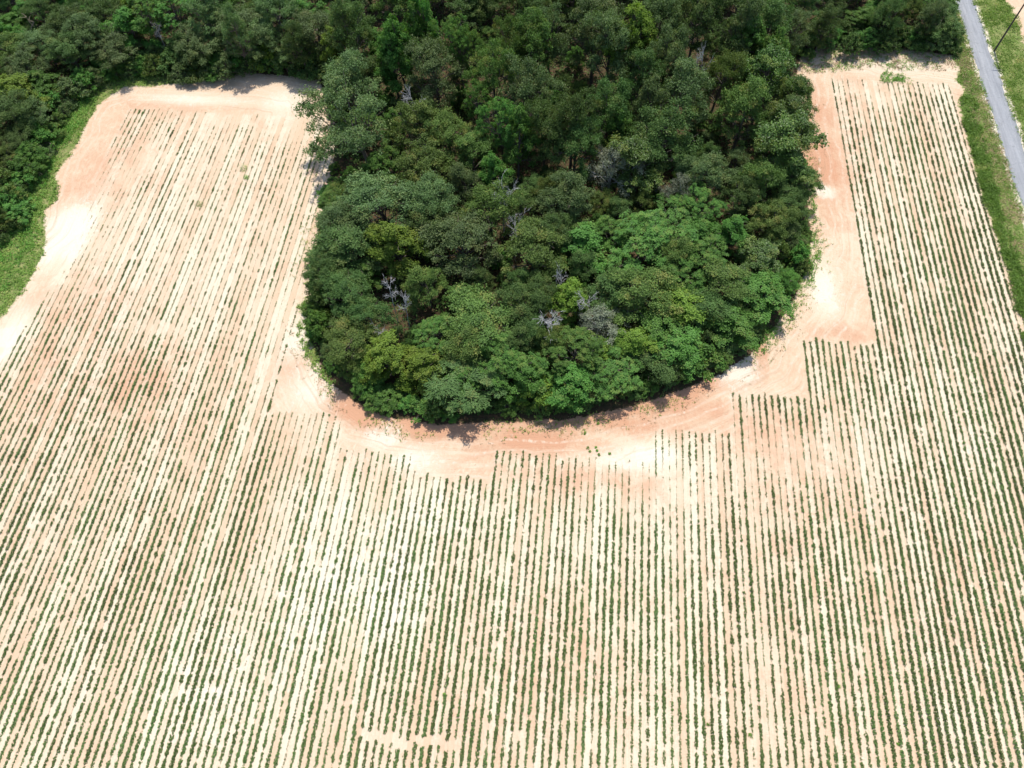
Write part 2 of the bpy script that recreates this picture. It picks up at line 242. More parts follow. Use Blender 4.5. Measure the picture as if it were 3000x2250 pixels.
# terrain: fine sheet where the photo looks, coarse sheet all round to the horizon
def terrain():
    xs = np.arange(-150, 118.01, 0.6); ys = np.arange(-30, 175.01, 0.6)
    X, Y = np.meshgrid(xs, ys); x = X.ravel(); y = Y.ravel()
    sf = sd_poly(x, y, FOREST); sl = sd_poly(x, y, LEFTGRASS); sv = np.minimum(sd_poly(x, y, VERGE), sd_poly(x, y, FARVERGE))
    z = 0.10 * (noise2(x / 17, y / 21, 3) - 0.5) + 0.05 * (noise2(x / 5, y / 6, 4) - 0.5)
    z = np.where(sf < 0, z + 0.02, z)
    z *= np.clip(np.abs(x - 75.75) / 2.2 - 1.0, 0, 1)          # level under the road
    verts = np.stack([x, y, z], 1)
    nx, ny = len(xs), len(ys)
    i = np.arange(nx - 1)[None] + np.arange(ny - 1)[:, None] * nx; i = i.ravel()
    faces = np.stack([i, i + 1, i + nx + 1, i + nx], 1)
    m = 1.6
    A = {'forest': np.clip(0.5 - sf / m, 0, 1), 'grass': np.clip(0.5 - np.minimum(sl, sv) / m, 0, 1),
         'clay': np.maximum(blob(x, y, CLAY), 1.15 * np.exp(-(np.maximum(sf, 0) / 3.2) ** 2) * np.clip((64 - y) / 10, 0, 1) * (x > -36) * (x < 30) * (.35 + .9 * noise2(x / 6, y / 6, 12))), 'white': blob(x, y, WHITE), 'rows': in_rows(x, y), 'edge': sf,
         'road': np.clip(1.25 - np.abs(np.abs(x - 75.8) - 1.95) / 1.0, 0, 1)}
    me = mesh_np('field', verts, faces, attrs={k: ('POINT', v) for k, v in A.items()}, smooth=True)
    return me

def soil_mat():
    m, N, L = new_mat('sandy_soil'); b = NB(m)
    g = b.n('ShaderNodeNewGeometry'); sep = b.n('ShaderNodeSeparateXYZ'); L.new(g.outputs['Position'], sep.inputs[0])
    X, Y = sep.outputs[0], sep.outputs[1]; P = g.outputs['Position']
    forest, grass, clay, white, rows, edge, road = [b.attr(k) for k in ('forest', 'grass', 'clay', 'white', 'rows', 'edge', 'road')]
    big = b.noise(P, 0.045, 4, 0.6, 0.6); mid = b.noise(P, 0.23, 4, 0.6, 0.8); fine = b.noise(P, 2.2, 4, 0.7); grain = b.noise(P, 9.0, 2, 0.7)
    # each strip between two rows has been driven on, or not
    strip = b.math('FLOOR', b.math('DIVIDE', b.math('SUBTRACT', X, ROW0), STEP))
    wn = b.n('ShaderNodeTexWhiteNoise', noise_dimensions='1D'); L.new(strip, wn.inputs['W'])
    streak = b.noise(b.vec(b.math('MULTIPLY', X, 5.5), b.math('MULTIPLY', Y, 0.10)), 1.0, 3, 0.6)
    longn = b.noise(b.vec(b.math('MULTIPLY', X, 1.1), b.math('MULTIPLY', Y, 0.045)), 1.0, 3, 0.55)
    # wheel lines that follow the edge of the wood
    curve = b.noise(b.vec(b.math('MULTIPLY', edge, 2.6), b.math('MULTIPLY', b.math('ADD', X, Y), 0.04)), 1.0, 4, 0.65, 0.4)
    rowf = b.math('MULTIPLY', rows, 1.0)
    swirl = b.noise(b.vec(b.math('MULTIPLY', X, 0.9), b.math('MULTIPLY', Y, 0.5)), 0.9, 5, 0.62, 2.2)
    arc = b.math('MULTIPLY', b.remap(b.math('ABSOLUTE', b.math('SUBTRACT', edge, 11.5)), 0.0, 2.6, 1.0, 0.0), b.remap(mid, 0.35, 0.65))
    drive = b.math('ADD', b.math('MULTIPLY', wn.outputs['Value'], 0.5), b.math('MULTIPLY', streak, 0.5))
    tone = b.math('ADD', b.math('MULTIPLY', mid, 0.35), b.math('MULTIPLY', big, 0.45))
    tone = b.math('ADD', tone, b.math('MULTIPLY', fine, 0.18))
    tone_rows = b.math('ADD', b.math('MULTIPLY', tone, 0.40), b.math('ADD', b.math('MULTIPLY', drive, 0.46), b.math('MULTIPLY', longn, 0.26)))
    tone_open = b.math('ADD', b.math('MULTIPLY', tone, 0.55), b.math('ADD', b.math('MULTIPLY', curve, 0.26), b.math('MULTIPLY', swirl, 0.30)))
    mixf = b.n('ShaderNodeMix'); b.put(mixf.inputs[0], rowf); b.put(mixf.inputs[2], tone_open); b.put(mixf.inputs[3], tone_rows)
    t = b.math('SUBTRACT', mixf.outputs[0], b.math('MULTIPLY', white, 0.22))
    t = b.math('ADD', t, b.math('MULTIPLY', clay, 0.10))
    t = b.math('ADD', t, b.math('MULTIPLY', arc, 0.08))
    t = b.math('ADD', t, b.math('MULTIPLY', b.math('SUBTRACT', 0.55, rowf), 0.08))
    t = b.remap(t, 0.35, 0.63)
    PALE, PEACH, CLAYC = rgb(0.615, 0.535, 0.400), rgb(0.540, 0.396, 0.264), rgb(0.455, 0.225, 0.128)
    col = b.mix(t, PALE, PEACH)
    cl = b.math('MULTIPLY', b.remap(b.math('ADD', clay, b.math('MULTIPLY', b.math('SUBTRACT', b.math('ADD', mid, swirl), 1.0), 1.0)), 0.02, 0.80), 0.85)
    cl = b.math('MULTIPLY', cl, b.remap(white, 0.2, 0.8, 1.0, 0.35))
    col = b.mix(cl, col, CLAYC)
    col = b.mix(b.remap(b.math('ADD', white, b.math('MULTIPLY', b.math('SUBTRACT', b.math('MULTIPLY', b.math('ADD', swirl, mid), 0.5), 0.5), 3.0)), 0.35, 0.85, 0.0, 0.75), col, rgb(0.66, 0.60, 0.485))
    # a pair of wheel tracks that keeps to the edge of the wood, and a wider second pass
    wob = b.math('ADD', edge, b.math('MULTIPLY', b.math('SUBTRACT', b.noise(P, 0.10, 2, 0.5), 0.5), 5.0))
    trk = None
    for q in (3.2, 4.9, 6.6, 8.1):
        e1 = b.remap(b.math('ABSOLUTE', b.math('SUBTRACT', wob, q)), 0.10, 0.34, 1.0, 0.0)
        trk = e1 if trk is None else b.math('MAXIMUM', trk, e1)
    trk = b.math('MULTIPLY', b.math('MULTIPLY', trk, b.math('SUBTRACT', 1.0, rowf)), b.remap(swirl, 0.42, 0.66, 0.0, 0.6))
    col = b.mix(trk, col, rgb(0.63, 0.55, 0.43))
    rut = b.remap(b.noise(b.vec(b.math('MULTIPLY', wob, 1.6), b.math('MULTIPLY', b.math('ADD', X, Y), 0.03), 3.0), 1.0, 2, 0.5), 0.60, 0.68)
    col = b.mix(b.math('MULTIPLY', b.math('MULTIPLY', rut, b.math('SUBTRACT', 1.0, rowf)), 0.32), col, rgb(0.36, 0.23, 0.14))
    # crumbs, stubble and damp specks
    speck = b.remap(b.noise(P, 5.0, 3, 0.75), 0.66, 0.74)
    col = b.mix(b.math('MULTIPLY', speck, b.remap(mid, 0.38, 0.58, 0.05, 0.55)), col, rgb(0.25, 0.16, 0.085))
    col = b.mix(b.remap(grain, 0.35, 0.7, 0.0, 0.30), col, rgb(0.33, 0.22, 0.135))
    # pale sand washed to the edge of the asphalt
    col = b.mix(b.math('MULTIPLY', road, b.remap(fine, 0.3, 0.6, 0.3, 1.0)), col, rgb(0.60, 0.55, 0.45))
    # sod
    gn = b.math('ADD', grass, b.math('MULTIPLY', b.math('SUBTRACT', b.math('ADD', b.noise(P, 0.7, 4, 0.65), fine), 1.0), 1.1))
    gmask = b.math('MULTIPLY', b.remap(gn, 0.40, 0.62), b.remap(b.math('ADD', road, b.math('MULTIPLY', b.math('SUBTRACT', fine, 0.5), 0.8)), 0.45, 0.75, 1.0, 0.08))
    sod = b.mix(b.remap(b.noise(P, 0.5, 4, 0.7), 0.35, 0.65), rgb(0.120, 0.180, 0.036), rgb(0.30, 0.26, 0.12))
    sod = b.mix(b.remap(fine, 0.35, 0.7), sod, rgb(0.085, 0.135, 0.026))
    col = b.mix(gmask, col, sod)
    # leaf litter over red earth under the trees
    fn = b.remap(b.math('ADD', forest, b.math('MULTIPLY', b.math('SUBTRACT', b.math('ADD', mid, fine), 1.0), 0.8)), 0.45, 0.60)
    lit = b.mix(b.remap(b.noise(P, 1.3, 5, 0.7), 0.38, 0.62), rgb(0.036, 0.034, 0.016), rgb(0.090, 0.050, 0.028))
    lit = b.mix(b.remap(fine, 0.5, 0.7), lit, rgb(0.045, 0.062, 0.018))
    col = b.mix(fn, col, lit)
    d = b.n('ShaderNodeBsdfPrincipled'); L.new(col, d.inputs['Base Color'])
    d.inputs['Roughness'].default_value = 0.95; d.inputs['Specular IOR Level'].default_value = 0.15
    # low beds and wheel tracks
    ph = b.math('COSINE', b.math('MULTIPLY', b.math('SUBTRACT', X, ROW0), 2 * math.pi / STEP))
    hgt = b.math('ADD', b.math('MULTIPLY', b.math('MULTIPLY', ph, rowf), 0.018), b.math('MULTIPLY', fine, 0.10))
    hgt = b.math('ADD', hgt, b.math('MULTIPLY', b.math('MULTIPLY', streak, rowf), 0.05))
    hgt = b.math('ADD', hgt, b.math('MULTIPLY', b.math('MULTIPLY', curve, b.math('SUBTRACT', 1.0, rowf)), 0.12))
    hgt = b.math('ADD', hgt, b.math('MULTIPLY', grain, 0.035))
    bp = b.n('ShaderNodeBump'); bp.inputs['Strength'].default_value = 0.8; bp.inputs['Distance'].default_value = 1.0
    L.new(hgt, bp.inputs['Height']); L.new(bp.outputs[0], d.inputs['Normal'])
    o = b.n('ShaderNodeOutputMaterial'); L.new(d.outputs[0], o.inputs[0])
    return m

field_me = terrain(); field_me.materials.append(soil_mat())
tag(obj('field', field_me), 'pale sandy field soil with peach and red clay patches', 'field', kind='structure')

def outer_mat():
    m, N, L = new_mat('distant_land'); b = NB(m)
    P = b.n('ShaderNodeNewGeometry').outputs['Position']
    col = b.mix(b.remap(b.noise(P, 0.012, 4, 0.6), 0.45, 0.55), rgb(0.06, 0.09, 0.03), rgb(0.30, 0.24, 0.14))
    d = b.n('ShaderNodeBsdfPrincipled'); L.new(col, d.inputs['Base Color']); d.inputs['Roughness'].default_value = 0.95
    o = b.n('ShaderNodeOutputMaterial'); L.new(d.outputs[0], o.inputs[0]); return m
S = 4000.0
tag(obj('ground', mesh_np('ground', [(-S, -S, -0.5), (S, -S, -0.5), (S, S, -0.5), (-S, S, -0.5)], [(0, 1, 2, 3)], [outer_mat()])), 'surrounding land out to the horizon', 'ground', kind='structure')

# ------------------------------------------------------------------ road
def road():
    m, N, L = new_mat('old_asphalt'); b = NB(m)
    g = b.n('ShaderNodeNewGeometry'); P = g.outputs['Position']
    sep = b.n('ShaderNodeSeparateXYZ'); L.new(P, sep.inputs[0])
    wear = b.noise(b.vec(b.math('MULTIPLY', sep.outputs[0], 2.0), b.math('MULTIPLY', sep.outputs[1], 0.12)), 1.0, 4, 0.6)
    f = b.noise(P, 3.0, 5, 0.7)
    col = b.mix(b.remap(wear, 0.3, 0.7), rgb(0.195, 0.197, 0.200), rgb(0.305, 0.306, 0.306))
    col = b.mix(b.remap(f, 0.35, 0.7, 0.0, 0.5), col, rgb(0.16, 0.175, 0.19))
    crack = b.n('ShaderNodeTexVoronoi', feature='DISTANCE_TO_EDGE'); crack.inputs['Scale'].default_value = 0.22
    dv = b.n('ShaderNodeVectorMath', operation='ADD'); L.new(P, dv.inputs[0])
    nz = b.n('ShaderNodeTexNoise'); nz.inputs['Scale'].default_value = 0.6; L.new(P, nz.inputs['Vector'])
    sc = b.n('ShaderNodeVectorMath', operation='SCALE'); L.new(nz.outputs['Color'], sc.inputs[0]); sc.inputs['Scale'].default_value = 2.5
    L.new(sc.outputs[0], dv.inputs[1]); L.new(dv.outputs[0], crack.inputs['Vector'])
    col = b.mix(b.remap(crack.outputs['Distance'], 0.0, 0.012, 0.45, 0.0), col, rgb(0.08, 0.08, 0.08))
    d = b.n('ShaderNodeBsdfPrincipled'); L.new(col, d.inputs['Base Color']); d.inputs['Roughness'].default_value = 0.8
    bp = b.n('ShaderNodeBump'); bp.inputs['Strength'].default_value = 0.3; bp.inputs['Distance'].default_value = 0.02; L.new(f, bp.inputs['Height']); L.new(bp.outputs[0], d.inputs['Normal'])
    o = b.n('ShaderNodeOutputMaterial'); L.new(d.outputs[0], o.inputs[0])
    ys = np.arange(-120, 420, 0.35); n = len(ys)
    l = 74.05 + 0.40 * (noise2(ys / 3.1, ys * 0, 7) - 0.5) + 0.24 * (noise2(ys / 0.8, ys * 0, 8) - 0.5)
    r = 77.55 + 0.55 * (noise2(ys / 3.7, ys * 0, 9) - 0.5) + 0.24 * (noise2(ys / 0.8, ys * 0, 10) - 0.5)
    c = (l + r) / 2
    V = np.concatenate([np.stack([q, ys, ys * 0 + h], 1) for q, h in ((l - 0.03, -0.02), (l, 0.025), (c, 0.06), (r, 0.025), (r + 0.03, -0.02))])
    F = [np.stack([k * n + np.arange(n - 1), (k + 1) * n + np.arange(n - 1), (k + 1) * n + np.arange(1, n), k * n + np.arange(1, n)], 1) for k in range(4)]
    tag(obj('road', mesh_np('road', V, np.concatenate(F), [m], smooth=True)), 'narrow worn grey asphalt lane with ragged sandy edges', 'road', kind='structure')
road()

# ------------------------------------------------------------------ leaves, limbs, trees
def rhombi(p, nrm, tan, Ln, Wd):
    """leaf shaped quads at p"""
    nrm = nrm / np.linalg.norm(nrm, axis=1, keepdims=True)
    tan = tan - nrm * (tan * nrm).sum(1, keepdims=True); tan /= np.linalg.norm(tan, axis=1, keepdims=True) + 1e-9
    bi = np.cross(nrm, tan); n = len(p)
    Ln = np.broadcast_to(np.asarray(Ln, float).reshape(-1, 1), (n, 1)); Wd = np.broadcast_to(np.asarray(Wd, float).reshape(-1, 1), (n, 1))
    a = p - tan * Ln * .5; c = p + tan * Ln * .5 - nrm * Ln * .12
    b_ = p + bi * Wd * .5 + nrm * Wd * .08; d = p - bi * Wd * .5 + nrm * Wd * .08
    return np.stack([a, b_, c, d], 1).reshape(-1, 3)

def quads(n): return np.arange(n * 4, dtype=np.int32).reshape(-1, 4)

def unit(rng, n):
    v = rng.normal(size=(n, 3)); return v / np.linalg.norm(v, axis=1, keepdims=True)

def crown_mesh(name, rng, lobes, style, dens=1.0, size=1.0):
    V, vv, cc = [], [], []
    for (lx, ly, lz, lr) in lobes:
        nc = max(6, int(11 + rng.normal()))
        d = unit(rng, nc); d[:, 2] = np.abs(d[:, 2]) * 1.15 - 0.35
        C = np.array([lx, ly, lz]) + d * lr * np.array([.95, .95, .85]) * rng.uniform(.45, 1.25, (nc, 1))
        for c in C:
            r = lr * rng.uniform(.24, .46); cv = rng.random()
            if style == 'compound':
                k = max(3, int(4.2 * r * r * dens)); dd = unit(rng, k); dd[:, 2] = np.abs(dd[:, 2]) * 1.1 - 0.15
                ctr = c + dd * r; nf = 10
                ang = (np.arange(nf) * 2 * np.pi / nf)[None] + rng.random((k, 1)) * 6.3 + rng.normal(size=(k, nf)) * .15
                drop = rng.uniform(-.5, .15, (k, nf))
                tn = np.stack([np.cos(ang), np.sin(ang), drop], -1); tn += dd[:, None] * .35
                tn /= np.linalg.norm(tn, axis=-1, keepdims=True)
                Lf = rng.uniform(.42, .72, (k, nf)) * size
                p = (ctr[:, None] + tn * (Lf * .55)[..., None]).reshape(-1, 3)
                up = np.array([0, 0, 1.]) + dd * .5
                nr = (np.repeat(up, nf, 0) + rng.normal(size=(k * nf, 3)) * .22)
                V.append(rhombi(p, nr, tn.reshape(-1, 3), Lf.ravel(), Lf.ravel() * .30))
                n = k * nf
            else:
                n = int(18.5 * 4 * np.pi * r * r * 0.62 * dens / size ** 2)
                dd = unit(rng, n); dd[:, 2] = np.where(rng.random(n) < .8, np.abs(dd[:, 2]), dd[:, 2])
                p = c + dd * r * (rng.random((n, 1)) ** .45) * np.where(rng.random((n, 1)) < .22, 1.55, 1.0) * np.array([1.1, 1.1, .9])
                out = p - np.array([lx, ly, lz - lr * .5]); out /= np.linalg.norm(out, axis=1, keepdims=True) + 1e-6
                if style == 'droop':
                    tn = out * np.array([1, 1, .3]) + np.array([0, 0, -.55]) + rng.normal(size=(n, 3)) * .35
                    nr = np.array([0, 0, .9]) + out * .6 + rng.normal(size=(n, 3)) * .35; Ln = rng.uniform(.5, .85, n) * size; Wd = Ln * .26
                elif style == 'glossy':
                    tn = out + rng.normal(size=(n, 3)) * .7; nr = out * .7 + np.array([0, 0, .8]) + rng.normal(size=(n, 3)) * .55
                    Ln = rng.uniform(.34, .56, n) * size; Wd = Ln * .50
                elif style == 'gum':
                    tn = out + rng.normal(size=(n, 3)) * .8; nr = out * .8 + np.array([0, 0, .6]) + rng.normal(size=(n, 3)) * .45
                    Ln = rng.uniform(.32, .52, n) * size; Wd = Ln * .72
                else:
                    tn = out + rng.normal(size=(n, 3)) * .9; nr = out * .6 + np.array([0, 0, .5]) + rng.normal(size=(n, 3)) * .75
                    Ln = rng.uniform(.28, .50, n) * size; Wd = Ln * .46
                V.append(rhombi(p, nr, tn, Ln, Wd))
            vv.append(rng.random(n)); cc.append(np.clip(cv + rng.normal(size=n) * .10, 0, 1))
    V = np.concatenate(V); n = len(V) // 4
    return mesh_np(name, V, quads(n), attrs={'v': ('FACE', np.concatenate(vv)), 'c': ('FACE', np.concatenate(cc))})

def tube(path, rad, sides=6):
    path = np.asarray(path, float); n = len(path); V = []
    for i in range(n):
        t = path[min(i + 1, n - 1)] - path[max(i - 1, 0)]; t /= np.linalg.norm(t) + 1e-9
        a = np.cross(t, [0.31, 0.17, 0.93] if abs(t[2]) < .9 else [1, 0, 0]); a /= np.linalg.norm(a); b_ = np.cross(t, a)
        th = np.arange(sides) * 2 * np.pi / sides
        V.append(path[i] + rad[i] * (np.cos(th)[:, None] * a + np.sin(th)[:, None] * b_))
    V = np.concatenate(V); F = []
    for i in range(n - 1):
        for k in range(sides):
            F.append((i * sides + k, i * sides + (k + 1) % sides, (i + 1) * sides + (k + 1) % sides, (i + 1) * sides + k))
    return V, np.array(F)

def join(parts):
    V, F, o = [], [], 0
    for v, f in parts: V.append(v); F.append(f + o); o += len(v)
    return np.concatenate(V), np.concatenate(F)

def limb(rng, a, b_, r0, r1, k=4, sag=.12):
    a = np.asarray(a, float); b_ = np.asarray(b_, float); t = np.linspace(0, 1, k)[:, None]; L = np.linalg.norm(b_ - a)
    p = a + (b_ - a) * t + rng.normal(size=(k, 3)) * L * .045 * (t * (1 - t) * 4) + np.array([0, 0, 1]) * (t * (1 - t)) * L * sag
    return p, np.linspace(r0, r1, k)

def trunk_mesh(name, rng, lobes, H, base=(0, 0), rad=.26, mat=None):
    top = np.array([np.mean([l[0] for l in lobes]) * .3 + base[0] * .7, np.mean([l[1] for l in lobes]) * .3 + base[1] * .7, H * .62])
    parts = []
    k = 6; t = np.linspace(0, 1, k)[:, None]
    path = np.array([base[0], base[1], -.15]) * (1 - t) + top * t + rng.normal(size=(k, 3)) * .12 * t
    parts.append(tube(path, np.linspace(rad * 1.25, rad * .6, k), 8))
    for (x, y, z, r) in lobes:
        s = path[rng.integers(2, k)]
        if s[2] > z: s = path[2]
        p, q = limb(rng, s, (x, y, z), rad * .42, .06)
        parts.append(tube(p, q, 5))
        for _ in range(3):
            e = np.array([x, y, z]) + unit(rng, 1)[0] * r * .9 * np.array([1, 1, .6]) + [0, 0, r * .2]
            p2, q2 = limb(rng, p[2], e, .07, .02); parts.append(tube(p2, q2, 4))
    V, F = join(parts)
    return mesh_np(name, V, F, [mat or BARK], smooth=True)

def ring(rng, n, rad, z, r, jr=.26, jz=.75):
    a0 = rng.random() * 6.3
    return [(rad * rng.uniform(1 - jr, 1 + jr) * math.cos(a0 + k * 6.283 / n + rng.normal() * .18), rad * rng.uniform(1 - jr, 1 + jr) * math.sin(a0 + k * 6.283 / n + rng.normal() * .18), z + rng.normal() * jz, r * rng.uniform(.62, 1.28)) for k in range(n)]

PROTO = {}
def proto(key, seed, lobes_fn, style, H, R, dens=1.0, size=1.0, rad=.26):
    rng = np.random.default_rng(seed); lobes = lobes_fn(rng)
    PROTO.setdefault(key, []).append((crown_mesh('crown_' + style, rng, lobes, style, dens, size), trunk_mesh('trunk_' + style, rng, lobes, H, rad=rad), R, H))

def oak(rng): return [(rng.normal() * .6, rng.normal() * .6, 11.9, 2.0), (rng.normal(), rng.normal(), 11.0, 2.2)] + ring(rng, 5, 2.4, 10.4, 2.0, jr=.3, jz=.9) + ring(rng, 7, 3.9, 7.9, 1.8, jz=.7) + ring(rng, 5, 3.6, 5.4, 1.5, jz=.6)
def gum(rng): return [(0, 0, 12.6, 1.5), (.3, -.2, 11.0, 1.9)] + ring(rng, 4, 1.9, 10.0, 1.7) + ring(rng, 5, 3.0, 8.2, 1.7) + ring(rng, 5, 3.6, 6.2, 1.6) + ring(rng, 4, 3.0, 4.2, 1.4)
def spread(rng): return [(0, 0, 11.8, 2.0)] + ring(rng, 5, 2.6, 11.2, 1.9, jz=.6) + ring(rng, 8, 4.1, 9.4, 1.7, jz=.8) + ring(rng, 5, 3.4, 6.6, 1.5, jz=.6)
def bush(rng): return [(0, 0, 3.1, 1.1)] + ring(rng, 5, 1.5, 2.5, 1.05, jz=.25) + ring(rng, 7, 2.3, 1.35, .95, jz=.25)
def cedar(rng): return [(0, 0, 1.5 + k * .85, 1.35 - k * .16) for k in range(8)]
for s in range(5): proto('oak', 10 + s, oak, 'oak', 14, 5.4, size=.80)
for s in range(3): proto('gum', 30 + s, gum, 'gum', 14, 5.1, size=.80)
for s in range(2): proto('glossy', 40 + s, oak, 'glossy', 14, 5.4, size=.85)
for s in range(2): proto('compound', 50 + s, spread, 'compound', 14, 5.4, dens=1.5, size=.9)
proto('droop', 60, spread, 'droop', 14, 5.2, dens=.6, size=.75)
for s in range(3): proto('bush', 70 + s, bush, ('oak', 'gum', 'droop')[s], 4.2, 3.1, dens=(1.5, 1.3, .9)[s], size=.72, rad=.07)
proto('bushT', 75, bush, 'compound', 4.2, 3.1, dens=2.2, size=.7, rad=.07)
proto('cedar', 80, cedar, 'oak', 8.5, 1.6, dens=1.2, size=.75, rad=.12)
proto('withered', 85, oak, 'oak', 14, 5.2, dens=.55, size=.80)
USE = {'O': 'oak', 'G': 'oak', 'L': 'oak', 'B': 'gum', 'Y': 'gum', 'M': 'glossy', 'T': 'compound', 'W': 'droop', 'S': 'withered'}
NAME = {'O': 'oak_tree', 'G': 'oak_tree', 'L': 'olive_leaved_tree', 'B': 'sweetgum_tree', 'Y': 'sweetgum_tree', 'M': 'magnolia_tree', 'T': 'chinaberry_tree', 'W': 'drooping_tree', 'C': 'cedar_tree', 'D': 'dead_tree', 'S': 'withered_tree'}

def snag_meshes(seed, H, spread_r, mat):
    """trunk mesh and a list of branch meshes of a bare dead tree"""
    rng = np.random.default_rng(seed)
    k = 6; t = np.linspace(0, 1, k)[:, None]
    top = np.array([rng.normal() * .5, rng.normal() * .5, H * .80]); path = top * t + rng.normal(size=(k, 3)) * .12 * t
    V, F = tube(path, np.linspace(.15, .06, k), 7)
    trunk = mesh_np('dead_trunk', V, F, [mat], smooth=True); branches = []
    for i in range(rng.integers(6, 11)):
        parts = []; s = path[rng.integers(4, k)]
        a = rng.random() * 6.283; e = s + np.array([math.cos(a), math.sin(a), rng.uniform(.15, 1.2)]) * spread_r * rng.uniform(.4, 1.05)
        p, q = limb(rng, s, e, .055, .024, 5, .1); parts.append(tube(p, q, 5))
        for j in range(7):
            s2 = p[rng.integers(1, 5)]; e2 = s2 + (unit(rng, 1)[0] * np.array([1, 1, .7]) + (e - s) / spread_r * .7) * spread_r * .36
            p2, q2 = limb(rng, s2, e2, .030, .015, 4, .05); parts.append(tube(p2, q2, 4))
            for l in range(3):
                e3 = p2[2] + (unit(rng, 1)[0] + (e2 - s2)) * spread_r * .16; p3, q3 = limb(rng, p2[2], e3, .022, .011, 3, 0); parts.append(tube(p3, q3, 3))
        V, F = join(parts); branches.append(mesh_np('dead_branch', V, F, [mat], smooth=True))
    return trunk, branches
SNAG = [snag_meshes(100 + s, 10, 2.6, DEADWOOD) for s in range(6)]

def set_mat(o, m):
    if not o.data.materials: o.data.materials.append(m)
    o.material_slots[0].link = 'OBJECT'; o.material_slots[0].material = m

def place(kind, x, y, r, h, rng, name=None):
    root = bpy.data.objects.new(name or NAME[kind], None); COL.objects.link(root)
    root.empty_display_size = .5
    root.location = (x, y, 0); root.rotation_euler = (0, 0, rng.random() * 6.283)
    if kind == 'D':
        tm, bl = SNAG[rng.integers(len(SNAG))]; sc = (r / 4.4, r / 4.4, h / 10)
        obj('trunk', tm, root).scale = sc
        for m in bl: obj('branch', m, root).scale = sc
        return root
    if kind == 'C': key = 'cedar'
    elif h <= 5.2: key = 'bushT' if kind == 'T' else 'bush'
    else: key = USE[kind]
    lst = PROTO[key]
    if key == 'bush': cr, tr, R, H = lst[{'B': 1, 'Y': 1, 'W': 2}.get(kind, 0)]
    else: cr, tr, R, H = lst[rng.integers(len(lst))]
    root.rotation_euler[0] = rng.normal() * .05; root.rotation_euler[1] = rng.normal() * .05
    sx = r / R * rng.uniform(.86, 1.16); sc = (sx, r / R * rng.uniform(.86, 1.16), h / H * rng.uniform(.95, 1.1))
    c = obj('crown', cr, root); c.scale = sc; set_mat(c, LEAF[kind])
    t = obj('trunk', tr, root); t.scale = sc
    if kind == 'S': set_mat(t, DEADWOOD)
    return root

rng = np.random.default_rng(5)
EDGE = [['G', -65.0, 114.6, 3.0, 12.5], ['O', -53.5, 115.0, 3.0, 10], ['O', 56.5, 131.6, 3.0, 9.5], ['G', 64.5, 131.4, 3.0, 9.5], ['O', 44.5, 128.2, 3.0, 9.5]]
placed = []      # (kind, x, y, r, h, object)
GC = np.array([0.0, 85.0])
def settle(k, x, y, r, h):
    s = float(sd_poly(np.array([x]), np.array([y]), FOREST)[0])
    if -44 < x < 42:
        over = s + r * .98 + .3
        if over > 0:
            d = GC - np.array([x, y]); d /= np.linalg.norm(d); x += d[0] * over; y += d[1] * over
    else:
        h = min(h, 4.5 + 1.15 * max(-s, 0)); r = min(r, .45 * h + .8)
        if s > -1.5: x += -2.0 if x < 0 and y < 105 else 0; y += 2.0 if y >= 105 else 0
    return k, round(x, 2), round(y, 2), r, h
for k, x, y, r, h in [settle(*t) for t in TREES] + EDGE:
    placed.append((k, x, y, r, h, place(k, x, y, r, h, rng)))

def custom(lobes, kind, style, base, H, seed, name):
    g = np.random.default_rng(seed); L = [(a - base[0], b_ - base[1], z, r) for a, b_, z, r in lobes]
    root = bpy.data.objects.new(name, None); COL.objects.link(root); root.location = (base[0], base[1], 0)
    c = obj('crown', crown_mesh('crown_spreading', g, L, style, 0.85), root); set_mat(c, LEAF[kind])
    obj('trunk', trunk_mesh('trunk_spreading', g, L, H, rad=.34), root)
    return root
tag(custom(OVER, 'G', 'oak', (-36.5, 91.5), 12, 201, 'oak_tree'), 'wide open oak leaning out over the sand at the upper left of the grove', 'tree', 'trees of the grove')
tag(custom(LOBER, 'M', 'glossy', (32.0, 93.0), 12, 202, 'magnolia_tree'), 'glossy dark tree with one branch sticking out over the right hand sand track', 'tree', 'trees of the grove')

# lower trees that close the canopy between the big crowns
px = [(p[1], p[2], p[3]) for p in placed] + [(-36.5, 91.5, 5), (-42, 93, 4), (32, 93, 4.5)]
def fill(n, x0, x1, y0, y1, margin, hmin, hmax, seed, sp=.68):
    g = np.random.default_rng(seed); res = []
    cand = np.stack([g.uniform(x0, x1, n), g.uniform(y0, y1, n)], 1)
    sd = sd_poly(cand[:, 0], cand[:, 1], FOREST)
    for (x, y), s in zip(cand, sd):
        if s > -margin: continue
        h = g.uniform(hmin, hmax); r = h * g.uniform(.34, .44)
        if s > -8: h = min(h, 3.5 + .6 * -s); r = min(r, .42 * h + .3)
        if all((x - a) ** 2 + (y - b_) ** 2 > (sp * (r + c)) ** 2 for a, b_, c in px):
            k = g.choice(list('OOOGLBT')); px.append((x, y, r)); res.append((k, x, y, r, h))
    return res
FILL = fill(2600, -41, 40, 44, 125, 2.2, 5.0, 8.0, 1) + fill(2500, -39, 37, 47, 122, 3.5, 4.0, 5.2, 6, .60) + fill(2400, -50, 45, 98, 148, 3.0, 9, 14, 2, .60) + fill(2200, -128, -48, 66, 146, 2.6, 6, 10, 3) + fill(600, 42, 72, 131, 150, 2.2, 7, 10, 4)
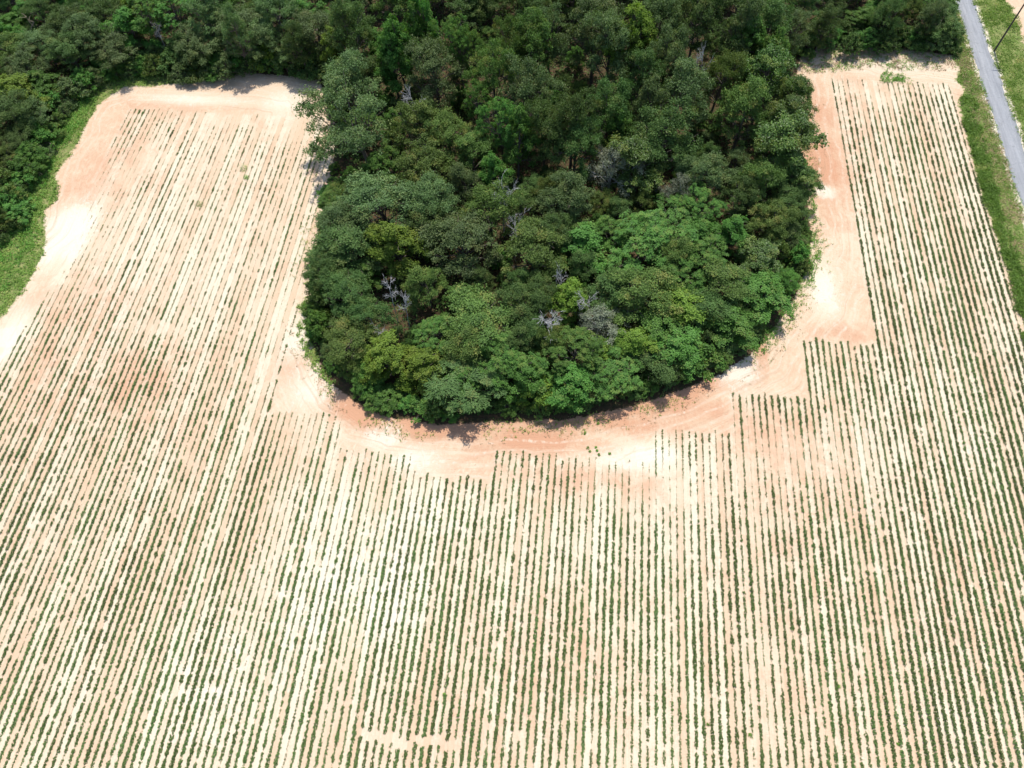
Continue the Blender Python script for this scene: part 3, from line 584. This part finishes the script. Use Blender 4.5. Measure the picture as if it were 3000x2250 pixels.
# trees wholly hidden under taller crowns, or well outside the view, are left out
def seen(trees, fills):
    A = np.array([(t[1], t[2], t[3], t[4]) for t in trees], float)
    ctr = np.stack([A[:, 0], A[:, 1], A[:, 3] * .66], 1); ax = np.stack([A[:, 2] * .85, A[:, 2] * .85, A[:, 3] * .30], 1)
    C = np.array([0, 0, HEIGHT]); g = np.random.default_rng(77); keep = []
    for n in range(len(trees) - len(fills), len(trees)):
        d = unit(g, 24); d[:, 2] = np.abs(d[:, 2]); d[:, 1] -= .3
        P = ctr[n] + d * ax[n]; q = P - C; z = q @ cf
        u = 1500 + 2080 * (q @ cr) / z; v = 1125 - 2080 * (q @ cu) / z
        inside = (u > -170) & (u < 3170) & (v > -190) & (v < 2400)
        o = np.delete(np.arange(len(A)), n); o = o[(np.abs(A[o, 0] - A[n, 0]) < 25) & (np.abs(A[o, 1] - A[n, 1]) < 30)]
        a = (P[:, None] - ctr[o][None]) / ax[o][None]; w = -q / np.linalg.norm(q, axis=1, keepdims=True); w = w[:, None] / ax[o][None]
        bb = (a * w).sum(-1); aa = (w * w).sum(-1); cc = (a * a).sum(-1) - 1
        hit = ((bb * bb - aa * cc) > 0) & ((bb < 0) | (cc < 0))
        if (inside & ~hit.any(1)).mean() > .17: keep.append(trees[n])
    return keep
for k, x, y, r, h in seen([p[:5] for p in placed] + FILL, FILL):
    placed.append((k, x, y, r, h, place(k, x, y, r, h, rng)))

# labels: what the crown looks like, then its count from the left within a named part of the wood
LOOK = {'O': 'dark green oak', 'G': 'grey-green oak', 'L': 'olive-tinged tree', 'B': 'fresh green tree', 'Y': 'yellow-green tree', 'M': 'glossy dark tree',
        'T': 'feathery blue-green tree', 'W': 'pale drooping tree', 'C': 'small conical cedar', 'D': 'bare whitish dead tree', 'S': 'withered grey tree'}
def zone(x, y):
    if x < -47 and y < 100: return 'in the left edge wood', 'trees of the wood beyond the left field'
    if x < -47: return 'in the wood above the left field', 'trees of the wood beyond the left field'
    if x > 41: return 'in the wood above the right rows', 'trees of the wood beyond the right rows'
    for lim, s in ((52, "along the grove's front rim"), (60, "just behind the grove's front rim"), (70, "in the grove's front half"), (82, "across the grove's middle"), (97, "in the grove's back half"), (116, "across the grove's upper part")):
        if y < lim: return s, 'trees of the grove'
    return "behind the grove's upper part", 'trees of the grove'
byz = {}
for p in placed: byz.setdefault((p[0], zone(p[1], p[2])), []).append(p)
for (k, (z, g)), L in byz.items():
    L.sort(key=lambda p: p[1])
    for i, p in enumerate(L):
        w = 'the only ' + LOOK[k] + ' ' + z if len(L) == 1 else nth(i + 1) + ' ' + LOOK[k] + ' from the left ' + z
        tag(p[5], w, 'tree', g)

# leaning dead stem in the low growth of the upper left corner
(lx, ly), (tx, ty) = LEAN
g = np.random.default_rng(9)
p, q = limb(g, (0, 0, -.1), (tx - lx, ty - ly, 9.0), .22, .07, 7, .02)
V, F = join([tube(p, q, 7)] + [tube(*limb(g, p[i], p[i] + unit(g, 1)[0] * 1.3, .06, .02), 4) for i in (4, 5, 5, 6, 6)])
root = bpy.data.objects.new('dead_tree', None); COL.objects.link(root); root.location = (lx, ly, 0)
obj('trunk', mesh_np('leaning_trunk', V, F, [bark_mat('weathered_stem', (0.16, 0.12, 0.08), (0.30, 0.24, 0.17))], smooth=True), root)
tag(root, 'bare brown dead stem leaning in low growth in the upper left corner', 'tree', 'trees of the wood beyond the left field')

# bushes along the edge of the woods
def along(poly, step, off, jit, seed):
    g = np.random.default_rng(seed); P = np.array(poly, float); out = []; acc = 0
    for a, b_ in zip(P[:-1], P[1:]):
        e = b_ - a; L = np.linalg.norm(e); nrm = np.array([-e[1], e[0]]) / L
        while acc < L:
            p = a + e * acc / L + nrm * (off + g.normal() * jit); out.append(p); acc += step * g.uniform(.75, 1.3)
        acc -= L
    return out
def bushes(poly, step, off, jit, seed, text, group, hr, kinds):
    g = np.random.default_rng(seed)
    pts = [p for p in along(poly, step, off, jit, seed)]
    for i, p in enumerate(pts):
        k = g.choice(list(kinds)); h = g.uniform(*hr)
        o = place(k, p[0], p[1], h * g.uniform(.62, .95), h, g, 'bush')
        tag(o, text % nth(i + 1), 'bush', group)
gv = POLY['grove']
bushes(gv[6:23], 2.3, 2.3, .35, 21, "%s low bush from the left along the grove's front rim", 'bushes along the grove rim', (1.4, 3.0), 'OBTWTBL')
bushes(gv[23:29], 2.8, 2.5, .3, 22, "%s low bush going up the grove's right edge", 'bushes along the grove rim', (1.5, 3.0), 'OBMT')
bushes(POLY['leftout'][::-1], 2.5, -.5, .7, 23, '%s low bush going up behind the left grass strip', 'bushes behind the left grass strip', (2.0, 4.6), 'OTBLG')

bushes([(-90, 112.8), (-78, 113.6)] + POLY['topleft'] + [(-47, 114)], 2.2, 1.9, .5, 24, '%s dark bush from the left at the wood foot above the left field', 'bushes at the foot of the wood above the left field', (2.6, 5.0), 'OOGOBL')
bushes(POLY['topright'] + [(72, 134), (71.5, 144)], 2.0, 2.0, .5, 25, '%s dark bush from the left at the wood foot above the right rows', 'bushes at the foot of the wood above the right rows', (2.6, 5.0), 'OOGOB')
bushes(gv[0:7], 2.8, 1.6, .4, 26, "%s low bush going down the grove's left edge", 'bushes along the grove rim', (1.5, 3.0), 'OGBT')

# ------------------------------------------------------------------ grass and weeds
def leaf_patch(name, pts, rng, rad, hgt, per, Lmin, Lmax, mat, label, upright=.6, width=.3):
    n = len(pts) * per; base = np.repeat(np.asarray(pts), per, 0)
    off = rng.normal(size=(n, 2)) * rad * .5; z = rng.random(n) ** 1.2 * hgt + .03
    p = np.concatenate([base + off, z[:, None]], 1)
    tn = np.concatenate([rng.normal(size=(n, 2)), np.full((n, 1), upright)], 1); nr = rng.normal(size=(n, 3)) * .6 + [0, 0, .9]
    Ln = rng.uniform(Lmin, Lmax, n)
    V = rhombi(p, nr, tn, Ln, Ln * width); c = np.repeat(noise2(base[::per, 0] / 1.7, base[::per, 1] / 1.7, 5), per)
    me = mesh_np(name, V, quads(n), [mat], attrs={'v': ('FACE', rng.random(n)), 'c': ('FACE', np.clip(c + rng.normal(size=n) * .12, 0, 1))})
    return tag(obj(name, me), label, 'grass', kind='stuff')
def scatter(poly, n, box, seed, shrink=0.0, thr=0.35, sc=2.2):
    g = np.random.default_rng(seed); p = np.stack([g.uniform(box[0], box[1], n), g.uniform(box[2], box[3], n)], 1)
    s = sd_poly(p[:, 0], p[:, 1], poly) + 1.3 * (noise2(p[:, 0] / 1.5, p[:, 1] / 1.5, seed) - .5)
    k = (s < -shrink) & (noise2(p[:, 0] / sc, p[:, 1] / sc, seed + 1) > thr * g.random(n) * 2)
    return p[k], g
p, g = scatter(LEFTGRASS, 26000, (-100, -66, 40, 116), 31)
leaf_patch('margin_grass', p, g, .35, .30, 5, .25, .5, GRASS, 'long green grass strip between the left wood and the sand')
p, g = scatter([(-95.5, 108), (-92.5, 104), (-93, 98), (-93.5, 88), (-92, 78), (-89, 70), (-90, 58), (-96, 58), (-96, 72), (-98, 84), (-98.5, 100)], 5200, (-99, -88, 57, 109), 49, thr=.5)
leaf_patch('margin_weeds', p, g, .45, .5, 6, .25, .5, WEEDM, 'bright green weeds growing through the left grass strip')
p, g = scatter(VERGE, 16000, (68, 74.2, 50, 150), 32, thr=.45)
leaf_patch('verge_grass', p, g, .3, .16, 4, .2, .38, GRASS, 'mown patchy grass verge between the crop rows and the lane')
p, g = scatter([(68.0, 60), (68.7, 79), (68.3, 93), (68.6, 110), (69.4, 118), (71.3, 116), (70.9, 100), (70.6, 85), (71.2, 60)], 9000, (67, 72, 58, 120), 33)
leaf_patch('verge_weeds', p, g, .4, .45, 6, .25, .5, WEEDM, 'dense bright green weeds lining the last crop row by the verge')
p, g = scatter(VERGE, 9000, (70.5, 74.0, 50, 150), 54, thr=.6)
leaf_patch('verge_straw', p, g, .3, .12, 4, .2, .36, DRYM, 'dry tan grass mixed through the verge beside the lane')
p, g = scatter(FARVERGE, 20000, (77.4, 85.5, 60, 165), 34, thr=.4)
leaf_patch('far_verge_grass', p, g, .3, .20, 4, .2, .42, GRASS, 'rough green grass beyond the lane around the utility pole')
p, g = scatter([(-430, -120), (-99, -120), (-99, 72), (-100, 108), (-85, 116), (-50, 116)] + [(a + .5, c) for a, c in gv[2:29]] + [(43, 130), (70, 132), (70, 155), (-430, 155)], 52000, (-130, 72, 44, 152), 47, shrink=1.5, thr=.3)
leaf_patch('undergrowth', p, g, .6, .8, 3, .4, .8, LEAF['O'], 'dark low undergrowth covering the floor of the woods')
p, g = scatter([(-81, 112.4), (-76, 110.6), (-70.5, 111.6), (-70, 113), (-75, 113.2)], 700, (-82, -69, 109, 114), 48, thr=.4)
leaf_patch('corner_grass', p, g, .35, .25, 5, .2, .42, WEEDM, 'small green grass patch below the wood above the left field')
p, g = scatter([(a - .8, c) for a, c in gv[19:27]] + [(a + 1.5, c) for a, c in gv[19:27]][::-1], 5200, (28, 42, 55, 96), 52, thr=.35)
leaf_patch('edge_grass', p, g, .35, .4, 6, .25, .5, WEEDM, "tall bright green grass along the grove's right edge beside the track")
p, g = scatter([(a + .8, c) for a, c in gv[5:11]] + [(a - 1.3, c - .2) for a, c in gv[5:11]][::-1], 4200, (-45, -33, 46, 72), 53, thr=.4)
leaf_patch('bend_grass', p, g, .35, .35, 6, .25, .5, GRASS, "rough grass along the grove's lower left bend")
# a looser fringe of grass and dry stalks round the grove
fr = np.array(along(gv[4:29], .16, -.9, .9, 35)); g = np.random.default_rng(36)
fr = fr[noise2(fr[:, 0] / 3, fr[:, 1] / 3, 37) > .42]
leaf_patch('fringe_grass', fr, g, .35, .25, 5, .2, .42, GRASS, 'thin green grass fringe straggling from the grove onto the sand')
fr = np.array(along(gv[6:29], .22, -1.8, 1.1, 38)); fr = fr[noise2(fr[:, 0] / 4, fr[:, 1] / 4, 39) > .5]
leaf_patch('dry_grass', fr, g, .3, .12, 4, .15, .32, DRYM, 'dry straw-coloured grass scattered on the sand round the grove')
p, g = scatter(POLY['topright'] + [(70.5, 124), (60, 123.2), (55, 124), (44, 121.5), (40.5, 122)], 2600, (40, 71, 120, 131), 40, thr=.9, sc=1.6)
leaf_patch('headland_scrub', p, g, .4, .3, 6, .2, .45, WEEDM, 'patchy green scrub on sand below the dark wood at upper right')
p, g = scatter(POLY['topright'] + [(70.5, 124), (60, 123.2), (55, 124), (44, 121.5), (40.5, 122)], 5200, (40, 71, 120, 131), 41, thr=.8, sc=1.6)
leaf_patch('headland_straw', p, g, .4, .15, 4, .2, .4, DRYM, 'straw litter on the sand below the dark wood at upper right')
g = np.random.default_rng(43); n = 9000
q = np.stack([g.uniform(-95, 70, n), g.uniform(-8, 125, n)], 1)
sdf = sd_poly(q[:, 0], q[:, 1], FOREST); q = q[(sdf > 1) & (q[:, 0] < 68) & (noise2(q[:, 0] / 6, q[:, 1] / 6, 44) > .5)]
leaf_patch('field_litter', q, g, .15, .03, 2, .08, .20, DRYM, 'specks of dry crop litter strewn over the sand')
p, g = scatter([(56.2, 119.6), (61.4, 119.4), (61.0, 122.0), (58, 122.6), (55.5, 121.5)], 500, (55, 62, 119, 123), 45, thr=.6, sc=.9)
leaf_patch('weed_patch', p, g, .4, .35, 7, .25, .5, WEEDM, 'bright green weed patch just above the upper right rows')

def weed(i, x, y, rng, big):
    s = rng.uniform(.28, .5) * big; n = int(40 * big)
    d = unit(rng, n); d[:, 2] = np.abs(d[:, 2]); p = d * s * rng.random((n, 1)) ** .4 + [0, 0, .03]
    V = rhombi(p, d + [0, 0, .5], rng.normal(size=(n, 3)), rng.uniform(.14, .26, n), rng.uniform(.08, .14, n))
    return obj('weed', mesh_np('weed', V, quads(n), [WEEDM], attrs={'v': ('FACE', rng.random(n)), 'c': ('FACE', np.full(n, rng.random()))}), loc=(x, y, 0))
WTXT = ['upper of two large weeds among the left field rows', 'lower of two large weeds among the left field rows', 'single round weed among left field rows below the two large ones'] + [nth(i + 1) + ' small weed from the left on bare sand below the grove' for i in range(8)] + [nth(i + 1) + ' small weed from the left standing between foreground crop rows' for i in range(6)]
g = np.random.default_rng(46); order = [0, 1, 2] + sorted(range(3, 11), key=lambda i: WEEDS[i][0]) + sorted(range(11, 17), key=lambda i: WEEDS[i][0])
for j, i in enumerate(order):
    tag(weed(i, WEEDS[i][0], WEEDS[i][1], g, 2.0 if i < 3 else .62), WTXT[j], 'weed', 'weeds on the sandy field')

# ------------------------------------------------------------------ crop rows
def vigour(x, y):
    v = np.interp(y, [-10, 20, 45, 70, 105, 125], [.86, .80, .70, .62, .55, .56])
    v = v + np.clip((x - 20) / 50, 0, 1) * .22 * np.interp(y, [-10, 110, 122], [1, 1, .2]) - np.clip((-20 - x) / 60, 0, 1) * .04
    v = v + .22 * (noise2(x / 9, y / 13, 50) - .5) + .10 * (noise2(x / 3, y / 5, 51) - .5)
    v = v - .16 * np.exp(-((y - 36 - np.abs(x) * .12) / 7) ** 2) * (np.abs(x) < 45)
    return v * (1 - blob(x, y, BARE))

def row_label(i):
    for (a, b_, _), t in zip(BLOCKS, ('%s crop row inward from the roadside verge, running to the top right', "%s row from the left in the block ending beside the grove's lower right corner",
            '%s row from the left in the block ending under the right end of the grove', '%s row from the left in the block ending right of the bare white patch',
            '%s row from the left in the wide block ending below the grove centre', '%s row from the left in the lowest-ending block below the grove',
            '%s row from the left in the block next left of the lowest-ending one', "%s row from the left in the block ending at the grove's lower left bend",
            '%s crop row from the sandy left margin of the left field')):
        if a <= i < b_:
            return t % nth(i + 1 if a == 0 else b_ - i)

def crop_rows():
    for i in range(NROWS):
        g = np.random.default_rng(1000 + i)
        x0 = row_x(i); top = row_top(i) + g.normal() * .25; y = np.arange(-16, top, .20); y = y + g.normal(size=len(y)) * .04
        x = x0 + .10 * (noise2(y / 11, y * 0 + i * 3.7, 60) - .5) + g.normal(size=len(y)) * .025
        if i >= 120:
            y_ok = (x < np.interp(y, MARG_Y, MARG_X)) & (x > np.interp(y, LEFT_Y, LEFT_X)); x, y = x[y_ok], y[y_ok]
        if not len(y): continue
        per = g.normal() * .095
        v = vigour(x, y) + per
        v = v +   .26 * (noise2(y / 1.9, y * 0 + i * 9.1, 61) - .5) + .46 * (noise2(y / .55, y * 0 + i * 5.3, 62) - .5)
        gapn = noise2(y / 1.1, y * 0 + i * 7.7, 63) * .6 + noise2(y / .4, y * 0 + i * 2.9, 64) * .4
        cut = (gapn > .775) | (gapn < .225)
        v = np.where(cut, v - .42, v)
        if GAP[0][0] - .6 < x0 < GAP[1][0] + .3:
            yc = np.interp(x0, [GAP[0][0], GAP[1][0]], [GAP[0][1], GAP[1][1]] ) + 0.2; v = np.where(np.abs(y - yc - .25 * g.normal()) < .55, 0, v)
        k = v > .17; x, y, v = x[k], y[k], v[k]
        if not len(y): continue
        r = np.clip(-.02 + .285 * v, .055, .27); cnt = np.clip((3 + 12 * v), 4, 13).astype(int)
        idx = np.repeat(np.arange(len(y)), cnt); n = len(idx); R = r[idx]
        d = unit(g, n); d[:, 2] = np.abs(d[:, 2])
        p = np.stack([x[idx], y[idx], np.zeros(n)], 1) + d * (R * g.random(n) ** .4)[:, None] * np.array([1, 1, 1.05]) + [0, 0, .03]
        Ln = R * g.uniform(.62, 1.0, n)
        V = rhombi(p, d * .8 + [0, 0, .6] + g.normal(size=(n, 3)) * .35, g.normal(size=(n, 3)), Ln, Ln * .74)
        c = np.clip(noise2(y / 1.4, y * 0 + i * 1.3, 65) * .55 + (1 - np.clip(v, 0, 1)) * .55 - .05, 0, 1)[idx]
        me = mesh_np('crop_row', V, quads(n), [CROP], attrs={'v': ('FACE', g.random(n)), 'c': ('FACE', np.clip(c + g.normal(size=n) * .08, 0, 1))})
        tag(obj('crop_row', me), row_label(i), 'crop row', 'crop rows running up the sandy field')
crop_rows()

# ------------------------------------------------------------------ utility pole
def pole():
    root = bpy.data.objects.new('utility_pole', None); COL.objects.link(root); root.location = (78.3, 130.2, 0)
    g = np.random.default_rng(3)
    V, F = tube([(0, 0, -.3), (0, 0, 4), (.02, 0, 8), (.03, .02, 13.4)], [.17, .155, .135, .105], 12)
    obj('pole', mesh_np('pole', V, F, [CREOSOTE], smooth=True), root)
    def box(name, c, s, m):
        v = np.array([(a, b_, d) for a in (-1, 1) for b_ in (-1, 1) for d in (-1, 1)], float) * np.array(s) / 2 + np.array(c)
        return obj(name, mesh_np(name, v, [(0, 1, 3, 2), (4, 6, 7, 5), (0, 4, 5, 1), (2, 3, 7, 6), (0, 2, 6, 4), (1, 5, 7, 3)], [m]), root)
    arm = box('crossarm', (.03, .13, 12.7), (2.4, .1, .12), CREOSOTE)
    gm, N, L = new_mat('porcelain'); b = NB(gm); d = b.n('ShaderNodeBsdfPrincipled'); d.inputs['Base Color'].default_value = rgb(.35, .33, .32); d.inputs['Roughness'].default_value = .25
    o = b.n('ShaderNodeOutputMaterial'); L.new(d.outputs[0], o.inputs[0])
    for xx in (-1.05, 0.55, 1.1):
        V, F = tube([(xx, .13, 12.76), (xx, .13, 12.82), (xx, .13, 12.84), (xx, .13, 12.9), (xx, .13, 12.91), (xx, .13, 12.98)], [.02, .02, .06, .055, .035, .03], 8)
        obj('insulator', mesh_np('insulator', V, F, [gm], smooth=True), arm)
    tag(root, 'dark wooden utility pole in the grass beyond the lane', 'utility pole')
pole()
